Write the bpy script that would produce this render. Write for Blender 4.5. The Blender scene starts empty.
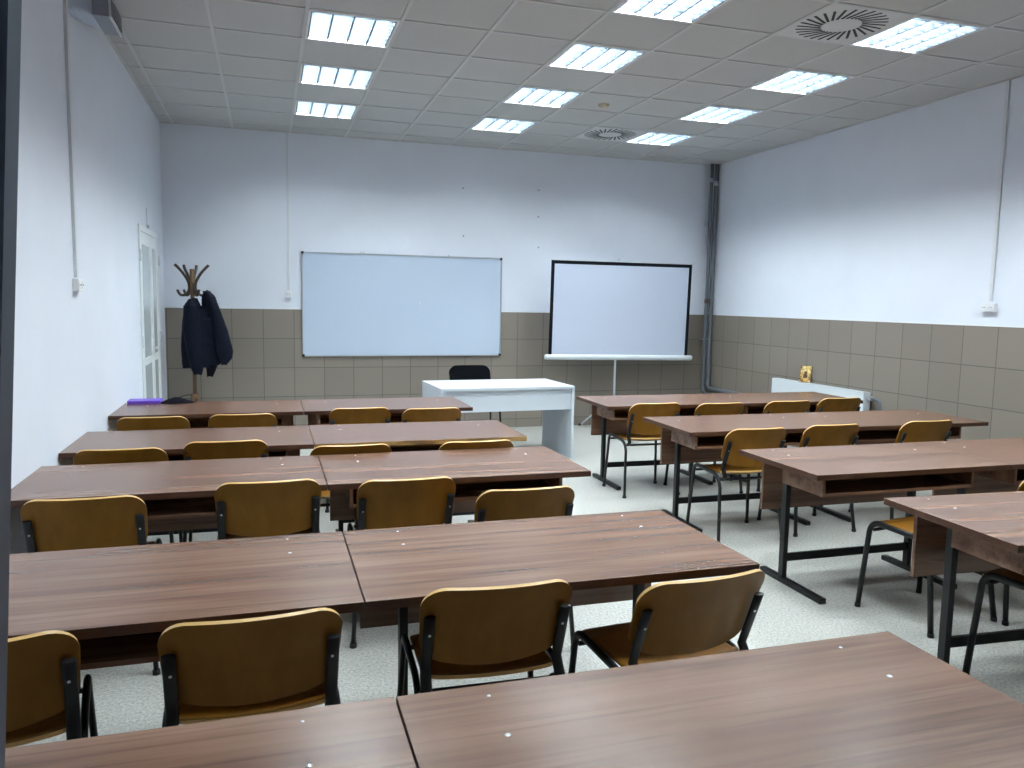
import bpy, bmesh, math, random
from mathutils import Vector, Matrix
random.seed(7)
sc = bpy.context.scene
COL = sc.collection
R = math.radians

# ------------------------------------------------------------------ camera, world, exposure
EYE = 1.57
F_PX, YAW, PITCH, ROLL = 784.44, 0.3025, -0.1056, 0.0176
fw = Vector((math.sin(YAW)*math.cos(PITCH), math.cos(YAW)*math.cos(PITCH), math.sin(PITCH)))
rt = Vector((math.cos(YAW), -math.sin(YAW), 0))
up = rt.cross(fw)
r2 = rt*math.cos(ROLL) + up*math.sin(ROLL)
u2 = -rt*math.sin(ROLL) + up*math.cos(ROLL)
cam_d = bpy.data.cameras.new('camera'); cam = bpy.data.objects.new('camera', cam_d); COL.objects.link(cam)
m = Matrix.Identity(4)
for i in range(3):
    m[i][0] = r2[i]; m[i][1] = u2[i]; m[i][2] = -fw[i]
m[0][3], m[1][3], m[2][3] = 0.0, 0.0, EYE
cam.matrix_world = m
cam_d.sensor_fit = 'HORIZONTAL'; cam_d.sensor_width = 36.0; cam_d.lens = F_PX/1024*36.0
cam_d.clip_start = 0.05; cam_d.clip_end = 60
sc.camera = cam
w = bpy.data.worlds.new('World'); sc.world = w; w.use_nodes = True
w.node_tree.nodes['Background'].inputs[0].default_value = (0.55, 0.65, 0.85, 1)
w.node_tree.nodes['Background'].inputs[1].default_value = 0.02
sc.view_settings.view_transform = 'Standard'; sc.view_settings.look = 'None'
sc.view_settings.gamma = 1; sc.view_settings.use_curve_mapping = False
sc.view_settings.exposure = 0.0
TUBE_POWER = 185.0
TUBE_COLOR = (0.88, 0.975, 1.0)

XL, XR, YB, YF, H = -1.062, 5.632, 9.263, -1.70, 3.376
DADO = 1.43

# ------------------------------------------------------------------ materials
def new_mat(name, color=(0.8,0.8,0.8), rough=0.5, metal=0.0, spec=0.5, emit=None, power=0):
    mt = bpy.data.materials.new(name); mt.use_nodes = True
    b = mt.node_tree.nodes['Principled BSDF']
    b.inputs['Base Color'].default_value = (*color, 1); b.inputs['Roughness'].default_value = rough
    b.inputs['Metallic'].default_value = metal; b.inputs['Specular IOR Level'].default_value = spec
    if emit:
        b.inputs['Emission Color'].default_value = (*emit, 1); b.inputs['Emission Strength'].default_value = power
    return mt
def nn(mt, kind, **kw):
    n = mt.node_tree.nodes.new(kind)
    for k, v in kw.items(): setattr(n, k, v)
    return n
def ln(mt, a, b): mt.node_tree.links.new(a, b)
def noise_col(mt, stops, scale=(1,1,1), nscale=5.0, detail=6, rough=0.6, dist=0.0, coord='Object', rand=False):
    """colour ramp over stretched noise"""
    b = mt.node_tree.nodes['Principled BSDF']
    tc = nn(mt, 'ShaderNodeTexCoord'); mp = nn(mt, 'ShaderNodeMapping'); mp.inputs['Scale'].default_value = scale
    ln(mt, tc.outputs[coord], mp.inputs['Vector'])
    src = mp.outputs['Vector']
    if rand:
        oi = nn(mt, 'ShaderNodeObjectInfo'); mu = nn(mt, 'ShaderNodeVectorMath', operation='ADD')
        ml = nn(mt, 'ShaderNodeMath', operation='MULTIPLY'); ml.inputs[1].default_value = 37.0
        ln(mt, oi.outputs['Random'], ml.inputs[0]); cb = nn(mt, 'ShaderNodeCombineXYZ')
        for k in range(3): ln(mt, ml.outputs[0], cb.inputs[k])
        ln(mt, mp.outputs['Vector'], mu.inputs[0]); ln(mt, cb.outputs[0], mu.inputs[1]); src = mu.outputs[0]
    ns = nn(mt, 'ShaderNodeTexNoise'); ns.inputs['Scale'].default_value = nscale; ns.inputs['Detail'].default_value = detail
    ns.inputs['Roughness'].default_value = rough; ns.inputs['Distortion'].default_value = dist
    ln(mt, src, ns.inputs['Vector'])
    cr = nn(mt, 'ShaderNodeValToRGB'); el = cr.color_ramp.elements
    el[0].position, el[0].color = stops[0][0], (*stops[0][1], 1)
    el[1].position, el[1].color = stops[-1][0], (*stops[-1][1], 1)
    for p, c in stops[1:-1]:
        e = el.new(p); e.color = (*c, 1)
    ln(mt, ns.outputs['Fac'], cr.inputs['Fac']); ln(mt, cr.outputs['Color'], b.inputs['Base Color'])
    return ns, cr
def bump(mt, height_socket, strength=0.1, dist=0.01):
    b = mt.node_tree.nodes['Principled BSDF']
    bp = nn(mt, 'ShaderNodeBump'); bp.inputs['Strength'].default_value = strength; bp.inputs['Distance'].default_value = dist
    ln(mt, height_socket, bp.inputs['Height']); ln(mt, bp.outputs['Normal'], b.inputs['Normal'])

M = {}
M['plaster'] = new_mat('white_plaster', (0.72,0.76,0.86), 0.75)
ns, _ = noise_col(M['plaster'], [(0.3,(0.72,0.755,0.84)),(0.7,(0.76,0.80,0.88))], nscale=1.3, detail=3, coord='Object'); bump(M['plaster'], ns.outputs['Fac'], 0.05)
M['tile_ceiling'] = new_mat('ceiling_panel', (0.60,0.59,0.58), 0.9)
noise_col(M['tile_ceiling'], [(0.3,(0.455,0.46,0.46)),(0.7,(0.485,0.49,0.49))], nscale=60, detail=2)
M['grid'] = new_mat('ceiling_grid', (0.52,0.525,0.53), 0.55)
M['gap'] = new_mat('ceiling_gap', (0.10,0.10,0.10), 0.8)
M['dado'] = new_mat('taupe_wall_tile', (0.24,0.225,0.21), 0.45)
def dado_material():
    mt = M['dado']; b = mt.node_tree.nodes['Principled BSDF']
    ge = nn(mt, 'ShaderNodeNewGeometry'); sp = nn(mt, 'ShaderNodeSeparateXYZ'); ln(mt, ge.outputs['Position'], sp.inputs[0])
    def line(sock, off, size):
        a = nn(mt, 'ShaderNodeMath', operation='SUBTRACT'); a.inputs[1].default_value = off; ln(mt, sock, a.inputs[0])
        d = nn(mt, 'ShaderNodeMath', operation='DIVIDE'); d.inputs[1].default_value = size; ln(mt, a.outputs[0], d.inputs[0])
        f = nn(mt, 'ShaderNodeMath', operation='FRACT'); ln(mt, d.outputs[0], f.inputs[0])
        s = nn(mt, 'ShaderNodeMath', operation='SUBTRACT'); s.inputs[1].default_value = 0.5; ln(mt, f.outputs[0], s.inputs[0])
        ab = nn(mt, 'ShaderNodeMath', operation='ABSOLUTE'); ln(mt, s.outputs[0], ab.inputs[0])
        g = nn(mt, 'ShaderNodeMath', operation='GREATER_THAN'); g.inputs[1].default_value = 0.5-0.0030/size; ln(mt, ab.outputs[0], g.inputs[0])
        fl = nn(mt, 'ShaderNodeMath', operation='FLOOR'); ln(mt, d.outputs[0], fl.inputs[0])
        return g.outputs[0], fl.outputs[0]
    gx, fx = line(sp.outputs['X'], -0.381, 0.333)
    gy, fy = line(sp.outputs['Y'], 5.217, 0.333)
    gz, fz = line(sp.outputs['Z'], DADO, 0.331)
    nsep = nn(mt, 'ShaderNodeSeparateXYZ'); ln(mt, ge.outputs['Normal'], nsep.inputs[0])
    ax = nn(mt, 'ShaderNodeMath', operation='ABSOLUTE'); ln(mt, nsep.outputs['X'], ax.inputs[0])
    side = nn(mt, 'ShaderNodeMath', operation='GREATER_THAN'); side.inputs[1].default_value = 0.5; ln(mt, ax.outputs[0], side.inputs[0])
    mx = nn(mt, 'ShaderNodeMix'); mx.data_type = 'FLOAT'
    ln(mt, side.outputs[0], mx.inputs[0]); ln(mt, gx, mx.inputs[2]); ln(mt, gy, mx.inputs[3])
    g = nn(mt, 'ShaderNodeMath', operation='MAXIMUM'); ln(mt, mx.outputs[0], g.inputs[0]); ln(mt, gz, g.inputs[1])
    wn = nn(mt, 'ShaderNodeTexWhiteNoise'); cb = nn(mt, 'ShaderNodeCombineXYZ')
    for k, s in enumerate((fx, fy, fz)): ln(mt, s, cb.inputs[k])
    ln(mt, cb.outputs[0], wn.inputs['Vector'])
    cr = nn(mt, 'ShaderNodeValToRGB'); cr.color_ramp.elements[0].color = (0.215,0.185,0.155,1); cr.color_ramp.elements[1].color = (0.24,0.207,0.175,1)
    ln(mt, wn.outputs['Value'], cr.inputs['Fac'])
    mc = nn(mt, 'ShaderNodeMix'); mc.data_type = 'RGBA'
    ln(mt, g.outputs[0], mc.inputs[0]); ln(mt, cr.outputs['Color'], mc.inputs[6]); mc.inputs[7].default_value = (0.085,0.08,0.075,1)
    ln(mt, mc.outputs[2], b.inputs['Base Color'])
dado_material()
M['floor'] = new_mat('speckled_linoleum', (0.5,0.5,0.49), 0.42)
ns, cr = noise_col(M['floor'], [(0.36,(0.20,0.20,0.185)),(0.47,(0.36,0.36,0.335)),(0.56,(0.46,0.46,0.43)),(0.68,(0.60,0.59,0.555))], nscale=80, detail=5, rough=0.8)
bump(M['floor'], ns.outputs['Fac'], 0.03, 0.002)
M['wood'] = new_mat('walnut_laminate', (0.25,0.15,0.11), 0.27, 0.0, 0.5)
def wood_mat(mt):
    """long soft streaks along X: broad tone bands times fine dark veins"""
    ns, cr = noise_col(mt, [(0.30,(0.110,0.053,0.033)),(0.46,(0.150,0.077,0.048)),(0.58,(0.185,0.100,0.065)),(0.72,(0.225,0.128,0.086))],
              scale=(0.22,3.4,3.4), nscale=3.2, detail=3, rough=0.55, dist=0.3, rand=True)
    vec = ns.inputs['Vector'].links[0].from_socket
    m2 = nn(mt, 'ShaderNodeMapping'); m2.inputs['Scale'].default_value = (1.6,3.6,3.6); ln(mt, vec, m2.inputs['Vector'])
    n2 = nn(mt, 'ShaderNodeTexNoise'); n2.inputs['Scale'].default_value = 3.4; n2.inputs['Detail'].default_value = 4; n2.inputs['Roughness'].default_value = 0.6
    ln(mt, m2.outputs[0], n2.inputs['Vector'])
    c2 = nn(mt, 'ShaderNodeValToRGB'); c2.color_ramp.elements[0].position = 0.33; c2.color_ramp.elements[0].color = (0.64,0.62,0.62,1)
    c2.color_ramp.elements[1].position = 0.50; c2.color_ramp.elements[1].color = (1,1,1,1); ln(mt, n2.outputs['Fac'], c2.inputs['Fac'])
    mx = nn(mt, 'ShaderNodeMix'); mx.data_type = 'RGBA'; mx.blend_type = 'MULTIPLY'; mx.inputs[0].default_value = 1.0
    ln(mt, cr.outputs['Color'], mx.inputs[6]); ln(mt, c2.outputs['Color'], mx.inputs[7])
    ln(mt, mx.outputs[2], mt.node_tree.nodes['Principled BSDF'].inputs['Base Color'])
wood_mat(M['wood'])
M['wood_edge'] = new_mat('walnut_edge_band', (0.13,0.06,0.04), 0.45, 0.0, 0.3); noise_col(M['wood_edge'], [(0.3,(0.042,0.017,0.009)),(0.7,(0.075,0.032,0.017))], scale=(0.6,9,9), nscale=4, rand=True)
M['ochre_edge'] = new_mat('ochre_edge_band', (0.3,0.2,0.06), 0.5); noise_col(M['ochre_edge'], [(0.35,(0.13,0.07,0.025)),(0.5,(0.33,0.20,0.065)),(0.7,(0.42,0.27,0.10))], scale=(1,3,3), nscale=7, rand=True)  # brown to ochre noise, used for the edges of one desk
M['ply'] = new_mat('varnished_plywood', (0.50,0.33,0.12), 0.38, 0.0, 0.12)
noise_col(M['ply'], [(0.2,(0.165,0.070,0.008)),(0.5,(0.20,0.088,0.011)),(0.8,(0.235,0.110,0.015))], scale=(5,5,0.7), nscale=3, detail=5, rand=True)
M['ply_edge'] = new_mat('plywood_edge', (0.55,0.34,0.12), 0.4)
M['black'] = new_mat('black_steel', (0.004,0.0045,0.006), 0.42, 0.0, 0.35)
M['black_plastic'] = new_mat('black_plastic', (0.006,0.006,0.007), 0.5, 0.0, 0.3)
M['screw'] = new_mat('steel_screw', (0.45,0.46,0.48), 0.3, 1.0)
M['white_lam'] = new_mat('white_laminate', (0.58,0.63,0.69), 0.35)
M['white_metal'] = new_mat('white_enamel', (0.68,0.73,0.77), 0.35)
M['upvc'] = new_mat('white_upvc', (0.80,0.84,0.86), 0.35)
M['pane'] = new_mat('door_pane', (0.58,0.65,0.68), 0.06, 0.0, 0.7)
M['board'] = new_mat('whiteboard_surface', (0.51,0.60,0.73), 0.28)
M['alu'] = new_mat('aluminium', (0.55,0.58,0.62), 0.35, 0.85)
M['screen'] = new_mat('projection_fabric', (0.52,0.575,0.70), 0.8)
M['border'] = new_mat('black_border', (0.006,0.007,0.012), 0.9, 0.0, 0.1)
M['pipe'] = new_mat('grey_painted_pipe', (0.125,0.138,0.16), 0.6)
M['plastic'] = new_mat('white_plastic', (0.78,0.80,0.82), 0.4)
M['trunking'] = new_mat('cable_trunking', (0.66,0.69,0.73), 0.5)
M['hole'] = new_mat('socket_hole', (0.02,0.02,0.022), 0.7)
M['slate'] = new_mat('slate_grey_paint', (0.050,0.066,0.095), 0.5)
M['foil'] = new_mat('duct_foil', (0.42,0.47,0.55), 0.42, 0.5)
M['galv'] = new_mat('galvanised_sheet', (0.33,0.36,0.42), 0.45, 0.5)
M['fabric'] = new_mat('navy_quilted_nylon', (0.0016,0.0036,0.012), 0.7, 0.0, 0.15)
M['lining'] = new_mat('dark_lining', (0.003,0.003,0.006), 0.8, 0.0, 0.1)
M['bent'] = new_mat('dark_bentwood', (0.035,0.018,0.010), 0.4)
M['pole_wood'] = new_mat('rack_pole_wood', (0.20,0.115,0.055), 0.4)
noise_col(M['pole_wood'], [(0.3,(0.09,0.045,0.018)),(0.7,(0.17,0.095,0.04))], scale=(8,8,1), nscale=4)
M['purple'] = new_mat('purple_cover', (0.14,0.06,0.55), 0.4)
M['blackcloth'] = new_mat('black_cloth', (0.004,0.004,0.007), 0.9, 0.0, 0.1)
M['gold'] = new_mat('gilded_picture', (0.6,0.42,0.13), 0.4)
noise_col(M['gold'], [(0.38,(0.10,0.055,0.02)),(0.46,(0.55,0.30,0.08)),(0.55,(0.62,0.47,0.16)),(0.7,(0.80,0.72,0.42))], nscale=26, detail=3)
M['brown_paint'] = new_mat('brown_paint', (0.07,0.04,0.022), 0.5)
M['upholstery'] = new_mat('black_upholstery', (0.002,0.0025,0.004), 0.95, 0.0, 0.08)
M['reflector'] = new_mat('louver_aluminium', (0.045,0.058,0.075), 0.6, 0.0, 0.2)
M['housing'] = new_mat('lamp_housing', (0.80,0.83,0.86), 0.4)
M['tube'] = new_mat('fluorescent_tube', (0.9,0.95,1.0), 0.5, emit=TUBE_COLOR, power=TUBE_POWER)
M['vent_plate'] = new_mat('vent_plate', (0.56,0.56,0.56), 0.5)
M['detector'] = new_mat('cream_plastic', (0.55,0.50,0.38), 0.5)

# ------------------------------------------------------------------ mesh builder
class MB:
    def __init__(s): s.v, s.f, s.m, s.sm = [], [], [], []
    def add(s, verts, faces, mi=0, smooth=False, mat=None):
        o = len(s.v)
        s.v += [tuple(mat @ Vector(p)) if mat is not None else tuple(p) for p in verts]
        for f in faces:
            s.f.append([i+o for i in f]); s.m.append(mi); s.sm.append(smooth)
        return s
    def box(s, x0, x1, y0, y1, z0, z1, mi=0, mat=None, mis=None):
        v = [(x,y,z) for z in (z0,z1) for y in (y0,y1) for x in (x0,x1)]
        f = [(0,2,3,1),(4,5,7,6),(0,1,5,4),(2,6,7,3),(0,4,6,2),(1,3,7,5)]  # bottom top front(-y) back(+y) left right
        o = len(s.v)
        s.v += [tuple(mat @ Vector(p)) if mat is not None else p for p in v]
        for k, q in enumerate(f):
            s.f.append([i+o for i in q]); s.m.append(mis[k] if mis else mi); s.sm.append(False)
        return s
    def rbox(s, x0, x1, y0, y1, z0, z1, b=0.004, mi=0, mat=None):
        """box with chamfered edges"""
        bm = bmesh.new(); bmesh.ops.create_cube(bm, size=1.0)
        for v in bm.verts: v.co = Vector(((x0+x1)/2+v.co.x*(x1-x0), (y0+y1)/2+v.co.y*(y1-y0), (z0+z1)/2+v.co.z*(z1-z0)))
        bmesh.ops.bevel(bm, geom=list(bm.edges), offset=min(b, 0.45*min(x1-x0,y1-y0,z1-z0)), segments=2, affect='EDGES', profile=0.6)
        bm.verts.index_update()
        s.add([v.co.copy() for v in bm.verts], [[v.index for v in f.verts] for f in bm.faces], mi, False, mat); bm.free(); return s
    def tube(s, pts, r, n=10, mi=0, cap=True, sx=1.0, mat=None, closed=False, ref=None):
        """round/oval tube along pts; r number or list"""
        P = [Vector(p) for p in pts]; N = len(P); rr = r if isinstance(r, (list, tuple)) else [r]*N
        T = []
        for i in range(N):
            if closed: d = P[(i+1)%N]-P[i-1]
            else: d = (P[min(i+1,N-1)]-P[max(i-1,0)])
            T.append(d.normalized())
        a = Vector(ref) if ref else (Vector((0,0,1)) if abs(T[0].z) < 0.9 else Vector((1,0,0)))
        u = (a - T[0]*a.dot(T[0])).normalized(); vs = []
        for i in range(N):
            u = (u - T[i]*u.dot(T[i])).normalized(); w_ = T[i].cross(u)
            for k in range(n):
                t = 2*math.pi*k/n
                vs.append(P[i] + u*math.cos(t)*rr[i]*sx + w_*math.sin(t)*rr[i])
        fs = []
        for i in range(N if closed else N-1):
            j = (i+1) % N
            for k in range(n):
                fs.append((i*n+k, i*n+(k+1)%n, j*n+(k+1)%n, j*n+k))
        s.add(vs, fs, mi, True, mat)
        if cap and not closed:
            o = len(s.v)-len(vs)
            s.f.append([o+k for k in range(n)][::-1]); s.m.append(mi); s.sm.append(False)
            s.f.append([o+(N-1)*n+k for k in range(n)]); s.m.append(mi); s.sm.append(False)
        return s
    def cyl(s, c, r, h, n=16, mi=0, axis='Z', r2=None):
        c = Vector(c); d = {'X':Vector((1,0,0)),'Y':Vector((0,1,0)),'Z':Vector((0,0,1))}[axis]
        return s.tube([c, c+d*h], [r, r if r2 is None else r2], n, mi)
    def lathe(s, prof, c=(0,0,0), n=20, mi=0):
        vs = [(c[0]+r*math.cos(2*math.pi*k/n), c[1]+r*math.sin(2*math.pi*k/n), c[2]+z) for r, z in prof for k in range(n)]
        fs = [(i*n+k, i*n+(k+1)%n, (i+1)*n+(k+1)%n, (i+1)*n+k) for i in range(len(prof)-1) for k in range(n)]
        return s.add(vs, fs, mi, True)
    def build(s, name, mats, parent=None, loc=None):
        me = bpy.data.meshes.new(name); me.from_pydata(s.v, [], s.f)
        for mt in (mats if isinstance(mats, (list, tuple)) else [mats]): me.materials.append(mt)
        me.polygons.foreach_set('material_index', s.m); me.polygons.foreach_set('use_smooth', s.sm)
        bm = bmesh.new(); bm.from_mesh(me); bmesh.ops.recalc_face_normals(bm, faces=bm.faces); bm.to_mesh(me); bm.free()
        me.update()
        o = bpy.data.objects.new(name, me); COL.objects.link(o)
        if parent: o.parent = parent
        if loc: o.location = loc
        return o
def tag(o, label, cat, group=None):
    o['label'] = label; o['category'] = cat
    if group: o['group'] = group
    return o
def thing(name, label, cat, loc=(0,0,0), rz=0, group=None):
    o = bpy.data.objects.new(name, None); COL.objects.link(o); o.empty_display_size = 0.1
    o.location = loc; o.rotation_euler = (0,0,rz)
    return tag(o, label, cat, group)
def struct(o, parent=None):
    if parent is None: o['kind'] = 'structure'
    return o
def dup(root, loc, rz, label):
    def cp(o, par):
        c = o.copy(); COL.objects.link(c)
        if par: c.parent = par
        for ch in [x for x in o.children]: cp(ch, c)
        return c
    r = cp(root, None); r.location = loc; r.rotation_euler = (0,0,rz); r['label'] = label
    return r

# ------------------------------------------------------------------ room shell
T = 0.12
struct(MB().box(XL-T, XR+T, YF-T, YB+T, -0.1, 0).build('floor', M['floor']))
struct(MB().box(XL-T, XL, YF-T, YB+T, 0, H+0.3).build('wall_left', M['plaster']))
struct(MB().box(XR, XR+T, YF-T, YB+T, 0, H+0.3).build('wall_right', M['plaster']))
struct(MB().box(XL, XR, YB, YB+T, 0, H+0.3).build('wall_back', M['plaster']))
struct(MB().box(XL, XR, YF-T, YF, 0, H+0.3).build('wall_rear', M['plaster']))
# tiled dado with thin white cap
struct(MB().box(XL, XR-0.010, YB-0.010, YB, 0, DADO).build('trim_1', M['dado']))
struct(MB().box(XR-0.010, XR, YF, YB, 0, DADO).build('trim_2', M['dado']))
struct(MB().box(XL, XR-0.012, YB-0.012, YB, DADO, DADO+0.010).build('trim_3', M['plastic']))
struct(MB().box(XR-0.012, XR, YF, YB, DADO, DADO+0.010).build('trim_4', M['plastic']))

# suspended ceiling: panels on a 60 cm grid; lamp and vent cells stay open
GX, GY, G = 0.267, 7.727, 0.6
lamp_cells = [(c, r) for c in (0, 3, 6) for r in range(0, -11, -2)]
vent_cells = [(5, -6+0), (5, 0)]
def cell(i, j): return GX+i*G, GY+j*G
mb = MB(); i0, i1 = -3, 9; j0, j1 = -16, 2
for i in range(i0, i1+1):
    for j in range(j0, j1+1):
        x, y = cell(i, j)
        if (i, j) in lamp_cells or (i, j) in vent_cells: continue
        xa, xb, ya, yb = max(x, XL), min(x+G, XR), max(y, YF), min(y+G, YB)
        if xb-xa < 0.005 or yb-ya < 0.005: continue
        mb.box(xa, xb, ya, yb, H+0.006, H+0.02)
struct(mb.build('ceiling', M['tile_ceiling']))
mb = MB()
for i in range(i0, i1+2):
    x = GX+i*G
    if XL < x < XR: mb.box(x-0.012, x+0.012, YF, YB, H-0.001, H+0.03); 
for j in range(j0, j1+2):
    y = GY+j*G
    if not (YF < y < YB): continue
    xs = [XL] + [GX+i*G for i in range(i0, i1+2) if XL < GX+i*G < XR] + [XR]
    for a, b in zip(xs[:-1], xs[1:]):
        mb.box(a+(0.012 if a > XL else 0), b-(0.012 if b < XR else 0), y-0.012, y+0.012, H, H+0.03)
mb.box(XL, XL+0.02, YF, YB, H-0.002, H+0.03); mb.box(XR-0.02, XR, YF, YB, H-0.002, H+0.03)
mb.box(XL+0.02, XR-0.02, YB-0.02, YB, H-0.002, H+0.03)
struct(mb.build('trim_5', M['grid']))
struct(MB().box(XL-T, XR+T, YF-T, YB+T, H+0.3, H+0.36).build('ceiling_slab', M['gap']))

# ------------------------------------------------------------------ ceiling lamps
def make_lamp():
    t = thing('ceiling_lamp', '', 'ceiling lamp', (0,0,0), 0, 'recessed fluorescent ceiling lamps')
    # origin: middle of the cell at grid height
    a, d = 0.288, 0.085
    mb = MB()
    mb.box(-a, a, -a, -a+0.014, -0.003, 0.02); mb.box(-a, a, a-0.014, a, -0.003, 0.02)
    mb.box(-a, -a+0.014, -a+0.014, a-0.014, -0.003, 0.02); mb.box(a-0.014, a, -a+0.014, a-0.014, -0.003, 0.02)
    mb.build('frame', M['housing'], t)
    mb = MB(); e = a-0.001
    mb.box(-e, e, -e, e, d, d+0.006); mb.box(-e, -e+0.004, -e, e, 0.02, d); mb.box(e-0.004, e, -e, e, 0.02, d)
    mb.box(-e+0.004, e-0.004, -e, -e+0.004, 0.02, d); mb.box(-e+0.004, e-0.004, e-0.004, e, 0.02, d)
    mb.build('housing', M['housing'], t)
    b = a-0.016; pitch = 2*b/4
    for k in range(4):
        x = -b+pitch*(k+0.5)
        MB().tube([(x,-b+0.01,0.058),(x,b-0.01,0.056)], 0.0165, 8).build('tube', M['tube'], t)
    mb = MB()
    for k in range(5):                                    # parabolic ridges between the tubes
        x = -b+pitch*k; w_ = 0.016
        if k == 0: pr = [(0,0.0),(0.006,0.0),(0.018,0.045),(0.0,0.045)]
        elif k == 4: pr = [(0,0.0),(0,0.045),(-0.018,0.045),(-0.006,0.0)]
        else: pr = [(-0.005,0.0),(0.005,0.0),(w_,0.045),(-w_,0.045)]
        vs = [(x+px, y, pz) for y in (-b, b) for px, pz in pr]
        mb.add(vs, [(0,1,2,3),(7,6,5,4),(0,4,5,1),(1,5,6,2),(2,6,7,3),(3,7,4,0)])
    nb = 7
    for k in range(4):
        for j in range(nb):
            y = -b+2*b*(j+0.5)/nb; x0 = -b+pitch*k+0.006; x1 = -b+pitch*(k+1)-0.006
            mb.add([(x0,y-0.0008,0.001),(x1,y-0.0008,0.001),(x1,y+0.0008,0.001),(x0,y+0.0008,0.001),
                    (x0,y-0.004,0.032),(x1,y-0.004,0.032),(x1,y+0.004,0.032),(x0,y+0.004,0.032)],
                   [(0,1,2,3),(7,6,5,4),(0,4,5,1),(1,5,6,2),(2,6,7,3),(3,7,4,0)])
    mb.build('louver', M['reflector'], t)
    return t
proto = make_lamp(); first = True
rowname = {0:'nearest the back wall', -2:'second from the back wall', -4:'third from the back wall', -6:'fourth from the back wall',
           -8:'fifth from the back wall', -10:'sixth from the back wall', -12:'seventh from the back wall', -14:'last, at the rear of the room'}
colname = {0:'left-hand', 3:'middle', 6:'right-hand'}
for i, j in lamp_cells:
    x, y = cell(i, j); loc = (x+G/2, y+G/2, H)
    lab = 'square recessed louvred tube lamp, %s row, %s' % (colname[i], rowname[j])
    if first: proto.location = loc; proto['label'] = lab; first = False
    else: dup(proto, loc, 0, lab)

# ------------------------------------------------------------------ swirl vents
def make_vent():
    t = thing('ceiling_vent', '', 'ceiling vent', (0,0,0), 0, 'swirl air vents in the ceiling')
    MB().box(-0.288, 0.288, -0.288, 0.288, 0.0, 0.012).build('plate', M['vent_plate'], t)
    mb = MB()
    n = 28
    for k in range(n):
        an = 2*math.pi*k/n; r0, r1 = 0.125, 0.278; sk = 0.30
        a = Vector((math.cos(an)*r0, math.sin(an)*r0, 0)); b = Vector((math.cos(an+sk)*r1, math.sin(an+sk)*r1, 0))
        d = (b-a).normalized(); p = Vector((-d.y, d.x, 0))*0.0085
        vs = [a-p, b-p, b+p, a+p]; vs = [(v.x, v.y, -0.0015) for v in vs]+[(v.x, v.y, 0.001) for v in vs]
        mb.add(vs, [(0,1,2,3),(7,6,5,4),(0,4,5,1),(1,5,6,2),(2,6,7,3),(3,7,4,0)])
    mb.build('slots', M['hole'], t)
    MB().lathe([(0.0,-0.004),(0.10,-0.004),(0.11,0.0)], n=32).build('center_disc', M['vent_plate'], t)
    return t
v1 = make_vent()
x, y = cell(5, -6); v1.location = (x+G/2, y+G/2, H); v1['label'] = 'large round swirl vent beside the nearest right-hand ceiling lamp in view'
x, y = cell(5, 0); dup(v1, (x+G/2, y+G/2, H), 0, 'round swirl vent close to the back wall, left of the far right-hand ceiling lamp')
mb = MB(); mb.lathe([(0.0,-0.034),(0.024,-0.034),(0.032,-0.026),(0.048,-0.018),(0.052,0.0)], n=24)
tag(mb.build('smoke_detector', M['detector'], loc=(2.98, 6.87, H+0.004)), 'small cream smoke detector on the ceiling between middle and right-hand lamp rows', 'smoke detector')

# ------------------------------------------------------------------ door on the left wall
def door():
    t = bpy.data.objects.new('door_1', None); COL.objects.link(t); t['kind'] = 'structure'; t.location = (XL, 0, 0)
    y0, y1, zt, P = 7.54, 8.72, 2.18, 0.012
    mb = MB(); f = 0.055
    mb.rbox(0, P, y0, y0+f, 0, zt); mb.rbox(0, P, y1-f, y1, 0, zt); mb.rbox(0, P, y0+f, y1-f, zt-f, zt)
    mb.build('door_frame', M['upvc'], t)
    for a, b in ((y0+f+0.004, 8.24), (8.244, y1-f-0.004)):
        s = 0.085 if b-a > 0.6 else 0.08
        mb = MB(); q0, q1 = 0.0, 0.008
        mb.rbox(q0, q1, a, a+s, 0.01, zt-f-0.004); mb.rbox(q0, q1, b-s, b, 0.01, zt-f-0.004)
        mb.rbox(q0, q1, a+s, b-s, zt-f-0.004-0.11, zt-f-0.004); mb.rbox(q0, q1, a+s, b-s, 0.01, 0.14); mb.rbox(q0, q1, a+s, b-s, 0.93, 1.0)
        l = mb.build('door_leaf', M['upvc'], t)
        MB().box(0.001, 0.004, a+s, b-s, 0.14, 0.93).box(0.001, 0.004, a+s, b-s, 1.0, zt-f-0.114).build('pane', M['pane'], l)
    mb = MB(); mb.rbox(0.008, 0.018, 8.17, 8.21, 0.92, 1.16); mb.tube([(0.018,8.19,1.07),(0.055,8.19,1.07),(0.055,8.08,1.07)], 0.009)
    mb.build('door_handle', M['plastic'], t)
    for z in (0.3, 1.1, 1.86):
        MB().cyl((P+0.006, y1-0.005, z), 0.010, 0.10).build('hinge', M['alu'], t)
    for z in (0.3, 1.1, 1.86):
        MB().cyl((P+0.006, y0+0.005, z), 0.010, 0.10).build('hinge', M['plastic'], t)
    MB().box(0, 0.025, 8.06, 8.10, zt+0.0, zt+0.03).box(0, 0.006, 8.077, 8.083, zt+0.03, zt+0.19).build('door_contact', M['trunking'], t)
door()

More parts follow.
